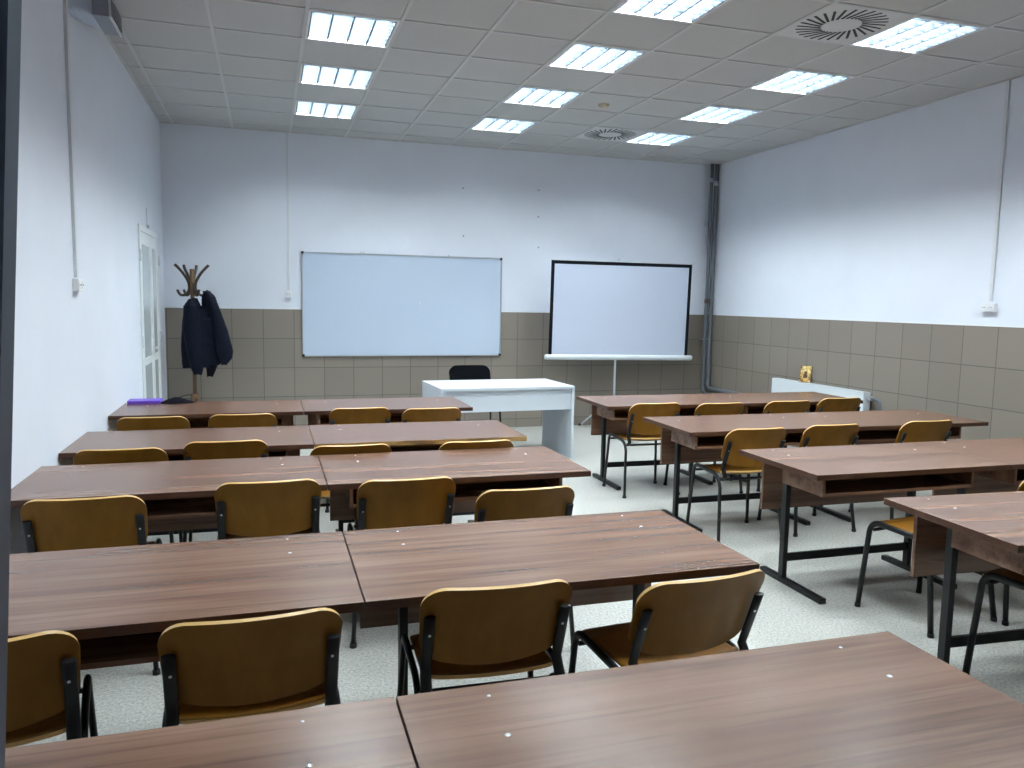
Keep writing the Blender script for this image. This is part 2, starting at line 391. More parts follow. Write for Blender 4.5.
# ------------------------------------------------------------------ student desks
DZ, DD = 0.733, 0.69
def make_desk(name, edge, shelf=True, inl=0.08, inr=0.16, DW=1.282, pin=0.055, label='', loc=(0,0,0), rz=0):
    """origin: floor under the near left corner; +X along the row, +Y away from the sitter"""
    t = thing(name, label, 'desk', loc, rz, 'walnut student desks')
    th = 0.028
    mb = MB()
    mb.rbox(0, DW, 0, DD, DZ-th, DZ, 0.0018)
    o = mb.build('tabletop', [M['wood'], edge], t)
    for p in o.data.polygons:
        if abs(p.normal.z) < 0.8: p.material_index = 1
    if shelf:
        y0, y1, zb, th2 = 0.03, 0.36, 0.612, 0.016
        MB().box(inl, inl+th2, y0, y1, zb, DZ-th).build('shelf_side', M['wood'], t)
        MB().box(DW-inr-th2, DW-inr, y0, y1, zb, DZ-th).build('shelf_side', M['wood'], t)
        MB().box(inl+th2, DW-inr-th2, y0, y1, zb, zb+th2).build('shelf_board', M['wood'], t)
        MB().box(inl+th2, DW-inr-th2, y1-0.01, y1, zb+th2, DZ-th).build('shelf_back', M['wood'], t)
    MB().rbox(pin, DW-0.055, DD-0.06, DD-0.042, 0.385, DZ-th, 0.001).build('front_panel', M['wood'], t)
    for x in (0.185, DW-0.185):
        MB().rbox(x-0.015, x+0.015, DD-0.225, DD-0.185, 0.03, DZ-th, 0.003).build('post', M['black'], t)
        MB().rbox(x-0.02, x+0.02, 0.13, DD-0.02, 0.0, 0.03, 0.004).build('foot', M['black'], t)
        MB().rbox(x-0.02, x+0.02, 0.37, DD-0.06, DZ-th-0.02, DZ-th, 0.002).build('top_bracket', M['black'], t)
    MB().rbox(0.2, DW-0.2, DD-0.215, DD-0.195, 0.12, 0.165, 0.002).build('crossbar', M['black'], t)
    for x in (0.185, DW-0.185):
        MB().lathe([(0.0,0.0018),(0.004,0.0016),(0.0065,0.0)], (x, DD-0.205, DZ), 12).build('screw', M['screw'], t)
    MB().lathe([(0.0,0.0014),(0.003,0.0012),(0.0045,0.0)], (0.19, DD-0.05, DZ), 12).build('screw', M['screw'], t)
    MB().lathe([(0.0,0.0014),(0.003,0.0012),(0.0045,0.0)], (DW-0.19, DD-0.05, DZ), 12).build('screw', M['screw'], t)
    return t
XA, XB_ = XL+0.004, 0.244
DW = 1.282
rowsL = [0.89, 2.122, 3.552, 4.572, 5.92]
nmL = ['closest to the camera', 'in the second row from the camera', 'in the middle row', 'in the fourth row from the camera', 'in the front row before the white desk']
A0 = make_desk('student_desk', M['wood_edge'], True, 0.10, 0.14, DW=1.302)
A = make_desk('student_desk', M['wood_edge'], True, 0.10, 0.14)
B_ = make_desk('student_desk', M['wood_edge'], False, DW=1.27)
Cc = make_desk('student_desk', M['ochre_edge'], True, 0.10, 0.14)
DR = 1.245
D_ = make_desk('student_desk', M['wood_edge'], True, 0.06, 0.22, DW=DR, pin=0.13)
used = {}
def place_desk(src, loc, rz, label):
    if src.name not in used:
        used[src.name] = 1; src.location = loc; src.rotation_euler = (0,0,rz); src['label'] = label; return src
    return dup(src, loc, rz, label)
for k, y in enumerate(rowsL):
    place_desk(A0, (XA, y, 0), 0, 'brown walnut desk against the white left wall, %s' % nmL[k])
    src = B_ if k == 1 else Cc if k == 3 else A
    extra = ', no shelf under its top' if k == 1 else ', ochre front edge' if k == 3 else ''
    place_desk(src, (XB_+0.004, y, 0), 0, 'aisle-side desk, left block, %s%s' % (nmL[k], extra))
rowsR = [(2.545, 2.06, -0.06), (2.60, 3.205, -0.01), (2.63, 4.50, -0.012), (2.618, 5.78, -0.01)]
nmR = ['nearest the camera, cut by the picture edge', 'second from the camera', 'third from the camera', 'in front near the projection screen']
for k, (x, y, rz) in enumerate(rowsR):
    place_desk(D_, (x, y, 0), rz, 'aisle-side brown walnut desk of the right block, %s' % nmR[k])
    c, s_ = math.cos(rz), math.sin(rz)
    if k > 0:
        place_desk(D_, (x+(DR+0.004)*c, y+(DR+0.004)*s_, 0), rz, 'brown walnut desk on the radiator side of the right block, %s' % ['', 'second row from the camera', 'third row from the camera', 'front row before the radiator'][k])

# ------------------------------------------------------------------ plywood chairs
def panel_mesh(mb, P, ns_, nt, th, mi=0, me=1):
    """P(s,t) -> (point, normal); double-sided solid with its own edge material"""
    fr, bk = [], []
    for j in range(nt+1):
        for i in range(ns_+1):
            p = Vector(P(i/ns_*2-1, j/nt)); e = 1e-3
            du = Vector(P(i/ns_*2-1+e, j/nt))-Vector(P(i/ns_*2-1-e, j/nt))
            dv = Vector(P(i/ns_*2-1, min(1,j/nt+e)))-Vector(P(i/ns_*2-1, max(0,j/nt-e)))
            n = du.cross(dv).normalized()
            fr.append(p+n*th/2); bk.append(p-n*th/2)
    W_ = ns_+1; K = len(fr)
    f = [(j*W_+i, j*W_+i+1, (j+1)*W_+i+1, (j+1)*W_+i) for j in range(nt) for i in range(ns_)]
    mb.add(fr+bk, f+[tuple(K+q for q in reversed(a)) for a in f], mi, True)
    o = len(mb.v)-2*K
    ring = [i for i in range(W_)]+[j*W_+ns_ for j in range(1,nt+1)]+[nt*W_+i for i in range(ns_-1,-1,-1)]+[j*W_ for j in range(nt-1,0,-1)]
    ev = [fr[i] for i in ring]+[bk[i] for i in ring]; L = len(ring)
    mb.add(ev, [(k, (k+1)%L, L+(k+1)%L, L+k) for k in range(L)], me, True)
def sgrid(s):  # concentrate columns near the edges
    return math.sin(s*math.pi/2)
def make_chair(name, wood, edge, cat, group, padded=False):
    t = thing(name, '', cat, (0,0,0), 0, group)
    HW = 0.228
    ztop, zbot = 0.775, 0.535
    tilt = math.tan(R(21))
    def back(s, tt):
        x = sgrid(s)*HW; ax = abs(x); r = 0.075; rb = 0.06
        top = ztop - (r-math.sqrt(max(0, r*r-max(0, ax-(HW-r))**2)))
        bot = zbot - 0.028*(1-(ax/HW)**2) + (rb-math.sqrt(max(0, rb*rb-max(0, ax-(HW-rb))**2)))
        z = bot+(top-bot)*tt
        x *= 1-0.05*((ztop-z)/(ztop-zbot))
        y = -0.185-(z-0.52)*tilt*1.0 + 0.040*(ax/HW)**2 + 0.010*math.sin((z-0.5)/0.275*math.pi)
        return (x, y, z)
    mb = MB(); panel_mesh(mb, back, 28, 12, 0.011 if not padded else 0.035)
    mb.build('backrest', [wood, edge], t)
    SD, SW = 0.40, 0.202
    def seat(s, tt):
        x = sgrid(s)*SW; ax = abs(x); r = 0.06
        y0 = -0.185 + (r-math.sqrt(max(0, r*r-max(0, ax-(SW-r))**2)))
        y1 = 0.215 - (r-math.sqrt(max(0, r*r-max(0, ax-(SW-r))**2)))
        y = y0+(y1-y0)*tt
        z = 0.452 - 0.012*math.exp(-((y+0.03)/0.11)**2)*(1-(ax/SW)**2*0.6) - 0.9*max(0, y-0.15)**1.5 + 0.35*max(0, -0.12-y) + 0.012*(ax/SW)**2*(0.0 if y>0.12 else 1)
        return (x, y, z)
    mb = MB(); panel_mesh(mb, seat, 24, 16, 0.011 if not padded else 0.035)
    mb.build('seat', [wood, edge], t)
    for sg in (-1, 1):
        X0, X1 = 0.242*sg, 0.220*sg
        def arc(c0, c1, c2, n=6):
            c0, c1, c2 = Vector(c0), Vector(c1), Vector(c2)
            return [c0*(1-q)**2+c1*2*q*(1-q)+c2*q*q for q in [i/n for i in range(n+1)]]
        pts = [Vector((X0, 0.205, 0.006))] + arc((X1, 0.180, 0.41), (X1, 0.172, 0.466), (X1, 0.115, 0.464)) + \
              arc((X1, -0.07, 0.453), (X1, -0.150, 0.448), (X1, -0.168, 0.37)) + [Vector((X0, -0.215, 0.006))]
        MB().tube(pts, 0.0105, 10, sx=1.45, ref=(0,1,0)).build('side_frame', M['black'], t)
        for yy, zz in ((0.205, 0), (-0.215, 0)):
            MB().cyl((X0, yy, 0), 0.0155, 0.02, 10).build('rubber_foot', M['black_plastic'], t)
        # back support: flat oval tube behind the panel
        bp = [(X1*0.93, -0.135, 0.425), (X1*0.93, -0.175, 0.425), (X1*0.92, -0.196, 0.45)]
        for z in (0.50, 0.56, 0.62, 0.685):
            y = -0.185-(z-0.52)*tilt+0.040*(0.85)**2-0.004
            bp.append((X1*0.91, y-0.009, z))
        MB().tube(bp, 0.0085, 10, sx=2.0, ref=(1,0,0)).build('back_support', M['black'], t)
        z = 0.625; y = -0.185-(z-0.52)*tilt+0.040*0.72-0.020
        mb = MB(); mb.tube([(X1*0.90, y, z), (X1*0.90, y-0.003, z-0.001)], 0.0042, 8); mb.build('bolt', M['screw'], t)
    mb = MB(); mb.tube([(-0.217,0.155,0.425),(0.217,0.155,0.425)], 0.009, 8); mb.build('front_crossbar', M['black'], t)
    mb = MB(); mb.tube([(-0.217,-0.140,0.418),(0.217,-0.140,0.418)], 0.009, 8); mb.build('rear_crossbar', M['black'], t)
    return t
chair0 = make_chair('wooden_chair', M['ply'], M['ply_edge'], 'chair', 'plywood stacking chairs'); cu = [False]
def chair(xt, yt, rz, label, raw=False):
    """xt,yt: middle of the top edge of the backrest"""
    o = 0.268
    loc = (xt, yt, 0) if raw else (xt-math.sin(rz)*o, yt+math.cos(rz)*o, 0)
    if not cu[0]:
        cu[0] = True; chair0.location = loc; chair0.rotation_euler = (0,0,rz); chair0['label'] = label
    else: dup(chair0, loc, rz, label)
CH = [
 (-0.665,1.985,9,'golden plywood chair at bottom left, cut by the dark post'),
 (-0.045,1.985,2,'golden plywood chair second from left in the row nearest the camera'),
 (0.62,2.04,-2,'golden plywood chair in the nearest row, just right of the desk joint'),
 (1.24,1.95,5,'golden plywood chair pulled out at the aisle in the nearest row, seat visible'),
 (-0.705,3.355,0,'scuffed plywood chair at the left wall, second row of chairs'),
 (-0.006,3.49,0,'plywood chair second from the left wall, second row of chairs'),
 (0.59,3.40,0,'plywood chair third from the left wall, second row of chairs'),
 (1.06,3.11,0,'low-looking plywood chair at the aisle end of the second chair row'),
 (-0.74,4.40,0,'plywood chair nearest the left wall, third row of chairs'),
 (-0.23,4.53,0,'plywood chair second from the left wall in the third chair row'),
 (0.43,4.27,0,'plywood chair rim just right of the desk joint, third chair row'),
 (1.135,4.25,0,'plywood chair rim at the aisle end of the third chair row'),
 (-0.73,5.53,0,'plywood chair nearest the left wall at the front-row desk'),
 (-0.17,5.56,0,'plywood chair second from the left wall at the front-row desk'),
 (0.64,5.73,0,'plywood chair at the front-row desk, third from the left wall'),
 (1.155,5.63,0,'plywood chair at the front-row desk right before the white desk'),
 (2.975,5.60,-1,'plywood chair standing at the aisle end of the right front desk, legs visible'),
 (3.525,5.52,0,'plywood chair second from the aisle at the right front desks'),
 (4.19,5.54,0,'plywood chair third from the aisle at the right front desks'),
 (4.81,5.65,0,'plywood chair beside the radiator at the right front desks'),
 (3.045,4.32,-1,'plywood chair at the aisle end of the second right desk row, seat and legs visible'),
 (3.67,4.36,0,'plywood chair second from the aisle in the second right desk row'),
 (4.50,4.38,0,'plywood chair furthest right in the second right desk row'),
]
for x, y, a, l in CH: chair(x, y, R(a), l)
chair(3.22, 3.10, R(9), 'chair with bright yellow seat and no backrest half behind the nearest right desk', raw=True)
for ch in list([o for o in bpy.data.objects if o.get('label','').startswith('chair with bright yellow seat')][0].children):
    if ch.name.startswith(('backrest', 'bolt', 'back_support')): bpy.data.objects.remove(ch)
chair(3.78, 3.04, R(-10), 'plywood chair whose legs show under the nearest right desk, backrest out of the picture', raw=True)
chair(3.12, 2.34, R(12), 'plywood chair at the lower right picture edge under the nearest right desk', raw=True)

# ------------------------------------------------------------------ teacher's corner
tc = make_chair('padded_chair', M['upholstery'], M['upholstery'], 'chair', None, True)
tc.scale = (1.06, 1.06, 1.06); tc.location = (2.195, 8.42, 0); tc.rotation_euler = (0,0,R(180)); tc['label'] = 'black padded chair behind the white teacher desk'
def teacher_desk():
    W_, D2, Z = 1.37, 0.78, 0.735
    t = thing('teacher_desk', 'white laminate teacher desk with panel sides before the whiteboard', 'desk', (2.215, 7.60, 0), R(2.5))
    x, y, th = W_/2, D2/2, 0.025
    MB().rbox(-x, x, -y, y, Z-th, Z, 0.0015).build('tabletop', M['white_lam'], t)
    for s_ in (-1, 1):
        a, b = sorted((s_*x, s_*(x-th)))
        MB().rbox(a, b, -y+0.002, y-0.002, 0, Z-th, 0.0015).build('side_panel', M['white_lam'], t)
    MB().rbox(-x+th, x-th, -y+0.034, -y+0.050, 0.62, Z-th, 0.001).build('apron', M['white_lam'], t)
    MB().rbox(-x+th, x-th, -y+0.026, -y+0.034, 0.50, 0.648, 0.001).build('modesty_panel', M['white_lam'], t)
teacher_desk()

# whiteboard
def whiteboard():
    x0, x1, z0, z1 = 0.372, 2.728, 0.898, 2.083
    t = thing('whiteboard', 'wide magnetic whiteboard with thin grey frame on the back wall', 'whiteboard', (0, YB-0.010, 0))
    MB().box(x0+0.01, x1-0.01, -0.016, -0.002, z0+0.01, z1-0.01).build('board_panel', M['board'], t)
    f = 0.014
    mb = MB(); mb.rbox(x0, x1, -0.024, 0, z1-f, z1, 0.002); mb.rbox(x0, x1, -0.024, 0, z0, z0+f, 0.002)
    mb.rbox(x0, x0+f, -0.024, 0, z0+f, z1-f, 0.002); mb.rbox(x1-f, x1, -0.024, 0, z0+f, z1-f, 0.002)
    mb.build('frame', M['alu'], t)
    for x in (x0, x1-0.024):
        for z in (z0, z1-0.024):
            MB().rbox(x-0.002, x+0.026, -0.028, 0.0, z-0.002, z+0.026, 0.004).build('corner_cap', M['hole'], t)
    for x in (1.04, 1.07, 2.07):
        MB().rbox(x-0.008, x+0.008, -0.018, 0, z1, z1+0.018, 0.002).build('hanging_clip', M['alu'], t)
    MB().lathe([(0,0.002),(0.012,0.002),(0.014,0)], n=12).build('smudge', M['trunking'], t)
    o = t.children[-1]; o.rotation_euler = (R(90),0,0); o.location = (1.72, -0.016, 1.52)
whiteboard()

# tripod projection screen
def screen():
    t = thing('projection_screen', 'pull-up projection screen with black border on a white tripod', 'projection screen', (4.115, 8.90, 0))
    ox = 4.115
    # casing at the bottom, sheet pulled up
    MB().tube([(3.178-ox,-0.03,0.905),(3.19-ox,-0.03,0.905),(5.146-ox,-0.03,0.886),(5.158-ox,-0.03,0.886)], [0.030,0.033,0.033,0.030], 16).build('casing', M['white_metal'], t)
    xa0, xa1, xb0, xb1 = 3.218-ox, 5.098-ox, 3.233-ox, 5.118-ox   # bottom / top ends
    def quad(xl0, xr0, z0, xl1, xr1, z1, y0, y1, name, mt, dz=0.018):
        sl = lambda x, z: z - dz*0 + (x)*(-0.0)
        vs = [(x, y, z) for y in (y0, y1) for x, z in ((xl0,z0),(xr0,z0),(xr1,z1),(xl1,z1))]
        return MB().add(vs, [(0,1,2,3),(7,6,5,4),(0,4,5,1),(1,5,6,2),(2,6,7,3),(3,7,4,0)]).build(name, mt, t)
    b = 0.042
    quad(xa0+b, xa1-b, 0.90, xb0+b, xb1-b, 2.02, -0.032, -0.030, 'sheet', M['screen'])
    quad(xb0, xb1, 2.020, xb0, xb1, 2.064, -0.033, -0.029, 'border', M['border'])
    quad(xa0, xa0+b, 0.90, xb0, xb0+b, 2.02, -0.033, -0.029, 'border', M['border'])
    quad(xa1-b, xa1, 0.90, xb1-b, xb1, 2.02, -0.033, -0.029, 'border', M['border'])
    MB().rbox(xb0-0.01, xb1+0.025, -0.042, -0.020, 2.062, 2.078, 0.003).build('top_bar', M['white_metal'], t)
    MB().tube([(0,0,0.12),(0,0,2.09)], 0.013, 12).build('pole', M['white_metal'], t)
    MB().tube([(0,0,2.07),(0,-0.03,2.105),(0,-0.04,2.09)], 0.006, 8).build('hook', M['alu'], t)
    MB().cyl((0,0,0.32), 0.022, 0.06).build('collar', M['black_plastic'], t)
    for a in (139, 259, 19):
        d = Vector((math.cos(R(a)), math.sin(R(a)), 0))
        l = MB().tube([d*0.02+Vector((0,0,0.35)), d*0.25+Vector((0,0,0.185)), d*0.43+Vector((0,0,0.015))], 0.010, 8).build('leg', M['white_metal'], t)
        MB().tube([d*0.42+Vector((0,0,0.024)), d*0.455+Vector((0,0,0.011))], 0.012, 8).build('foot_cap', M['black_plastic'], l)
        MB().tube([Vector((0,0,0.15)), d*0.25+Vector((0,0,0.185))], 0.005, 6).build('strut', M['white_metal'], t)
screen()

# coat rack
CX, CY = -0.745, 8.85
def coat_rack():
    t = thing('coat_rack', 'bentwood coat rack with curved hooks standing in the left back corner', 'coat rack', (CX, CY, 0))
    MB().tube([(0,0,0.06),(0,0,1.84)], 0.022, 14).build('pole', M['pole_wood'], t)
    MB().lathe([(0,0),(0.035,0),(0.045,0.02),(0.045,0.08),(0.035,0.10),(0,0.10)], (0,0,0.44), 16).build('collar', M['pole_wood'], t)
    for a in (20, 110, 200, 290):
        d = Vector((math.cos(R(a)), math.sin(R(a)), 0)); z = Vector((0,0,1))
        pts = [d*0.03+z*0.50, d*0.06+z*0.38, d*0.15+z*0.22, d*0.24+z*0.10, d*0.275+z*0.015]
        MB().tube(smooth(pts), 0.014, 10).build('leg', M['bent'], t)
    for a, k in ((178, 1.0), (128, .85), (75, .8), (2, 1.0)):
        d = Vector((math.cos(R(a)), math.sin(R(a)), 0)); z = Vector((0,0,1))
        up_ = [d*0.028+z*1.60, d*0.035+z*1.70, d*0.075+z*1.78, d*0.125+z*1.845, d*(0.165*k)+z*1.885]
        MB().tube(smooth(up_), 0.0145, 8).build('upper_hook', M['bent'], t)
    for a in (172, 128, 300, 6):
        d = Vector((math.cos(R(a)), math.sin(R(a)), 0)); z = Vector((0,0,1))
        lo = [d*0.028+z*1.70, d*0.035+z*1.62, d*0.075+z*1.575, d*0.12+z*1.575, d*0.150+z*1.625]
        MB().tube(smooth(lo), 0.014, 8).build('lower_hook', M['bent'], t)
def smooth(P, n=5):
    P = [Vector(p) for p in P]; Q = [P[0]*2-P[1]]+P+[P[-1]*2-P[-2]]; out = []
    for i in range(1, len(Q)-2):
        for k in range(n):
            q = k/n; a, b, c, d = Q[i-1], Q[i], Q[i+1], Q[i+2]
            out.append(0.5*((2*b)+(-a+c)*q+(2*a-5*b+4*c-d)*q*q+(-a+3*b-3*c+d)*q**3))
    return out+[P[-1]]
coat_rack()

# navy jacket: closed lofts with quilting; rows are (z, x_left, x_right, half depth, y)
def loft(mb, rows, n=28, quilt=0.006, step=0.035, mi=0, fold=0.0):
    rows = [tuple(map(float, r)) for r in rows]; R_ = []
    for a, b in zip(rows[:-1], rows[1:]):
        k = max(1, int(abs(a[0]-b[0])/0.009))
        for i in range(k): R_.append([a[q]+(b[q]-a[q])*i/k for q in range(5)])
    R_.append(list(rows[-1])); vs = []
    for z, xl, xr, hd, yc in R_:
        c, hw = (xl+xr)/2, (xr-xl)/2
        qd = quilt*abs(math.sin(math.pi*z/step))**0.5
        for k in range(n):
            a = 2*math.pi*k/n
            f = 1+fold*math.sin(a*5+z*4)
            vs.append((c+(hw+qd)*math.cos(a), yc+(hd*f+qd)*math.sin(a), z+0.006*math.sin(a*3)))
    fs = [(i*n+k, i*n+(k+1)%n, (i+1)*n+(k+1)%n, (i+1)*n+k) for i in range(len(R_)-1) for k in range(n)]
    fs.append(tuple(range(n))[::-1]); fs.append(tuple((len(R_)-1)*n+k for k in range(n)))
    mb.add(vs, fs, mi, True); return mb
def jacket():
    t = thing('jacket', 'navy quilted jacket hanging on the coat rack', 'jacket', (CX, CY-0.075, 0))
    x = lambda u: -0.745-0.0 + (u-193.5)*0.0099 - CX            # metres across from the pole
    z = lambda v: 1.842-(v-269)*0.01042
    body = [(z(298), x(193.5), x(198), .02, 0), (z(306), x(189), x(202), .05, 0), (z(311), x(186), x(216), .06, 0), (z(320), x(184), x(222), .075, 0),
            (z(345), x(182), x(224), .08, 0), (z(362), x(182.5), x(222), .08, 0), (z(367), x(183), x(214), .07, 0)]
    loft(MB(), body, fold=0.12).build('body', M['fabric'], t)
    hood = [(z(291.5), x(206), x(210), .015, .0), (z(295), x(203.5), x(213), .04, 0), (z(310), x(203), x(218), .06, 0), (z(330), x(203), x(222), .06, 0), (z(350), x(204), x(222), .05, 0)]
    loft(MB(), hood, fold=0.1).build('shoulder', M['fabric'], t)
    ls = [(z(299), x(191), x(196), .02, -.04), (z(306), x(186), x(200), .045, -.055), (z(330), x(185), x(202), .055, -.06), (z(355), x(189), x(203), .05, -.06), (z(368), x(192), x(203), .045, -.06), (z(373.5), x(194.5), x(201.5), .035, -.06)]
    loft(MB(), ls, quilt=.007, step=.03).build('sleeve', M['fabric'], t)
    rs = [(z(291), x(205), x(211), .02, -.04), (z(296), x(206), x(216), .04, -.05), (z(310), x(212), x(221), .055, -.055), (z(330), x(214), x(228), .065, -.06), (z(350), x(215), x(233), .07, -.06), (z(357), x(219), x(232), .06, -.06), (z(364), x(222), x(226), .03, -.055)]
    loft(MB(), rs, quilt=.007, step=.03).build('sleeve', M['fabric'], t)
    lf = [(z(330), x(206), x(219), .05, -.01), (z(360), x(205), x(219), .05, -.01), (z(368), x(206), x(216), .045, -.01), (z(376), x(206.5), x(212.5), .03, -.01)]
    loft(MB(), lf, quilt=.002).build('front_flap', M['lining'], t)
jacket()

# ------------------------------------------------------------------ things on the desks and radiator
mb = MB(); mb.rbox(0, 0.235, 0, 0.15, 0.0, 0.025, 0.005)
o = mb.build('folder', M['purple'], loc=(-1.035, 6.535, DZ)); tag(o, 'purple folder lying at the far left corner of the front-row desk', 'folder')
def heap():
    mb = MB(); n, mm = 28, 9; vs = []
    for j in range(mm+1):
        for k in range(n):
            a = 2*math.pi*k/n; r = 1-j/mm
            rr = 1+0.12*math.sin(3*a+1)+0.07*math.sin(7*a)
            vs.append((0.128*rr*r*math.cos(a), 0.055*rr*r*math.sin(a), 0.048*(1-r**1.8)*(1+0.25*math.sin(5*a)*r)*(1-0.5*abs(math.cos(a))*r)))
    fs = [(i*n+k, i*n+(k+1)%n, (i+1)*n+(k+1)%n, (i+1)*n+k) for i in range(mm) for k in range(n)]
    fs.append(tuple(range(n))[::-1])
    mb.add(vs, fs, 0, True)
    mb.tube(smooth([(0.02,0,0.044),(0.06,0.01,0.056),(0.10,0.0,0.063),(0.115,0,0.06)]), 0.003, 6)
    return mb.build('cloth_bag', M['blackcloth'], loc=(-0.69, 6.555, DZ))
tag(heap(), 'crumpled black cloth bag next to the purple folder', 'bag')

def radiator():
    t = thing('radiator', 'white panel radiator on the tiled right wall', 'radiator', (XR-0.010, 0, 0))
    y0, y1, z0, z1 = 6.21, 7.66, 0.15, 0.745
    def panel(xa):
        mb = MB(); n = 46; vs = []
        for i in range(n*4+1):
            y = y0+(y1-y0)*i/(n*4); dx = 0.006*(0.5+0.5*math.cos(2*math.pi*i/4)) if 2 < i < n*4-2 else 0.006
            vs += [(xa-dx, y, z0), (xa-dx, y, z0+0.03), (xa-dx if False else xa-0.006, y, z0+0.03), (xa-dx, y, z1-0.05), (xa-0.006, y, z1-0.03), (xa-0.006, y, z1-0.012)]
        k = 6
        fs = [(i*k+j, (i+1)*k+j, (i+1)*k+j+1, i*k+j+1) for i in range(n*4) for j in (0, 3, 4)]+[(i*k+1, (i+1)*k+1, (i+1)*k+3, i*k+3) for i in range(n*4)]
        mb.add(vs, fs); mb.box(xa-0.0055, xa+0.010, y0, y1, z0+0.002, z1-0.012)
        return mb
    panel(-0.10).build('front_panel', M['white_metal'], t)
    MB().box(-0.045, -0.03, y0, y1, z0, z1-0.012).build('rear_panel', M['white_metal'], t)
    MB().box(-0.108, -0.027, y0-0.002, y0+0.001, z0+0.01, z1).build('side_cover', M['white_metal'], t)
    MB().box(-0.108, -0.027, y1-0.001, y1+0.002, z0+0.01, z1).build('side_cover', M['white_metal'], t)
    mb = MB(); n = 60
    mb.box(-0.108, -0.096, y0, y1, z1-0.012, z1); mb.box(-0.040, -0.027, y0, y1, z1-0.012, z1)
    for i in range(n+1):
        y = y0+(y1-y0-0.008)*i/n; mb.box(-0.096, -0.040, y, y+0.010, z1-0.008, z1-0.001)
    mb.build('top_grille', M['white_metal'], t)
    MB().box(-0.03, 0, y0+0.2, y0+0.24, 0.25, 0.6).box(-0.03, 0, y1-0.24, y1-0.2, 0.25, 0.6).build('wall_bracket', M['white_metal'], t)
    mb = MB(); mb.cyl((-0.06, y0-0.035, 0.69), 0.016, 0.04, axis='Y'); mb.rbox(-0.078, -0.042, y0-0.06, y0-0.03, 0.672, 0.708, .004)
    mb.build('valve', M['alu'], t)
    mb = MB(); mb.tube(smooth([(-0.06,y0-0.05,0.69),(-0.05,y0-0.11,0.685),(-0.04,y0-0.145,0.65),(-0.04,y0-0.15,0.5),(-0.04,y0-0.15,0.25),(-0.04,y0-0.15,0.03)]), 0.015, 10)
    mb.tube([(-0.06,y0-0.001,0.19),(-0.06,y0-0.07,0.19),(-0.06,y0-0.075,0.03)], 0.012, 10)
    mb.build('supply_pipe', M['pipe'], t)
radiator()
def icon():
    t = thing('gilded_picture', 'small gilded picture on dark wood leaning on the radiator top', 'picture', (5.55, 7.14, 0.7455), R(-58))
    lean = Matrix.Rotation(R(-14), 4, 'X')
    MB().rbox(-0.062, 0.062, 0, 0.018, 0, 0.185, 0.002, mat=lean).build('wooden_back', M['brown_paint'], t)
    MB().box(-0.058, 0.058, -0.002, 0.0, 0.004, 0.181, mat=lean).build('painted_panel', M['gold'], t)
    mb = MB(); mb.lathe([(0,-0.002),(0.015,-0.002),(0.015,0.0)], n=14)
    for vi in range(len(mb.v)):
        a, b, c = mb.v[vi]; mb.v[vi] = tuple(lean @ Vector((a, c-0.002, b*1.1+0.105)))
    mb.box(-0.022, 0.022, -0.004, -0.0025, 0.050, 0.09, mat=lean); mb.build('painted_figure', M['brown_paint'], t)
icon()

# ------------------------------------------------------------------ pipes, trunking, sockets, duct
def pipes():
    t = thing('heating_pipe', 'pair of grey heating pipes running down the right back corner', 'pipe', (0,0,0))
    y = YB-0.11
    MB().tube(smooth([(5.585,y,H-0.001),(5.585,y,2.0),(5.585,y,0.60),(5.585,y-0.005,0.50),(5.588,y-0.05,0.46),(5.585,y-0.15,0.455),(5.585,8.2,0.455),(5.585,8.05,0.43),(5.585,7.98,0.30),(5.585,7.98,0.0)]), 0.030, 14).build('pipe', M['pipe'], t)
    MB().tube(smooth([(5.517,y,H-0.001),(5.517,y,2.0),(5.517,y,0.55),(5.517,y-0.005,0.44),(5.53,y-0.06,0.39),(5.575,y-0.2,0.385),(5.588,8.4,0.385),(5.588,8.2,0.385),(5.588,8.11,0.35),(5.588,8.10,0.25),(5.588,8.10,0.0)]), 0.023, 14).build('pipe', M['pipe'], t)
    MB().cyl((5.585,y,3.10), 0.033, 0.06).cyl((5.517,y,3.14), 0.028, 0.05).build('coupling', M['alu'], t)
    MB().cyl((5.517,y,1.58), 0.029, 0.06).rbox(5.50,5.54,y-0.05,y-0.02,1.60,1.63,.004).build('valve', M['brown_paint'], t)
    for z in (2.6, 1.1):
        MB().box(5.49, 5.62, y+0.01, y+0.10, z, z+0.02).build('pipe_clip', M['alu'], t)
pipes()
def conduit(name_label, pts_box):
    o = MB().rbox(*pts_box, 0.002).build('cable_trunking', M['trunking'])
    return tag(o, name_label, 'cable trunking', 'vertical cable trunking')
conduit('grey-white cable trunking down the left wall from the duct to a socket', (XL, XL+0.018, 5.095, 5.140, 1.66, 3.20))
conduit('thin white cable trunking down the back wall left of the whiteboard', (0.222, 0.244, YB-0.014, YB, 1.645, H-0.003))
conduit('cable trunking down the right wall to a double socket', (XR-0.016, XR, 4.965, 4.995, 1.635, H-0.003))
def socket(label, loc, rz, n=1):
    t = thing('wall_socket', label, 'socket', loc, rz, 'surface wall sockets')   # local: -Y faces the room, back on y=0
    w_ = 0.060*n+0.008
    MB().rbox(-w_/2, w_/2, -0.034, 0, -0.036, 0.036, 0.005).build('socket_box', M['plastic'], t)
    for k in range(n):
        x = (k-(n-1)/2)*0.060
        mb = MB(); mb.cyl((x, -0.0335, 0), 0.022, -0.003, 18, axis='Y'); mb.build('socket_ring', M['plastic'], t)
        MB().cyl((x-0.0095, -0.036, 0), 0.004, -0.0015, 8, axis='Y').cyl((x+0.0095, -0.036, 0), 0.004, -0.0015, 8, axis='Y').build('socket_hole', M['hole'], t)
    return t
socket('single white socket on the back wall left of the whiteboard', (0.228, YB, 1.600), 0)
socket('double white socket on the right wall', (XR, 4.985, 1.585), R(-90), 2)
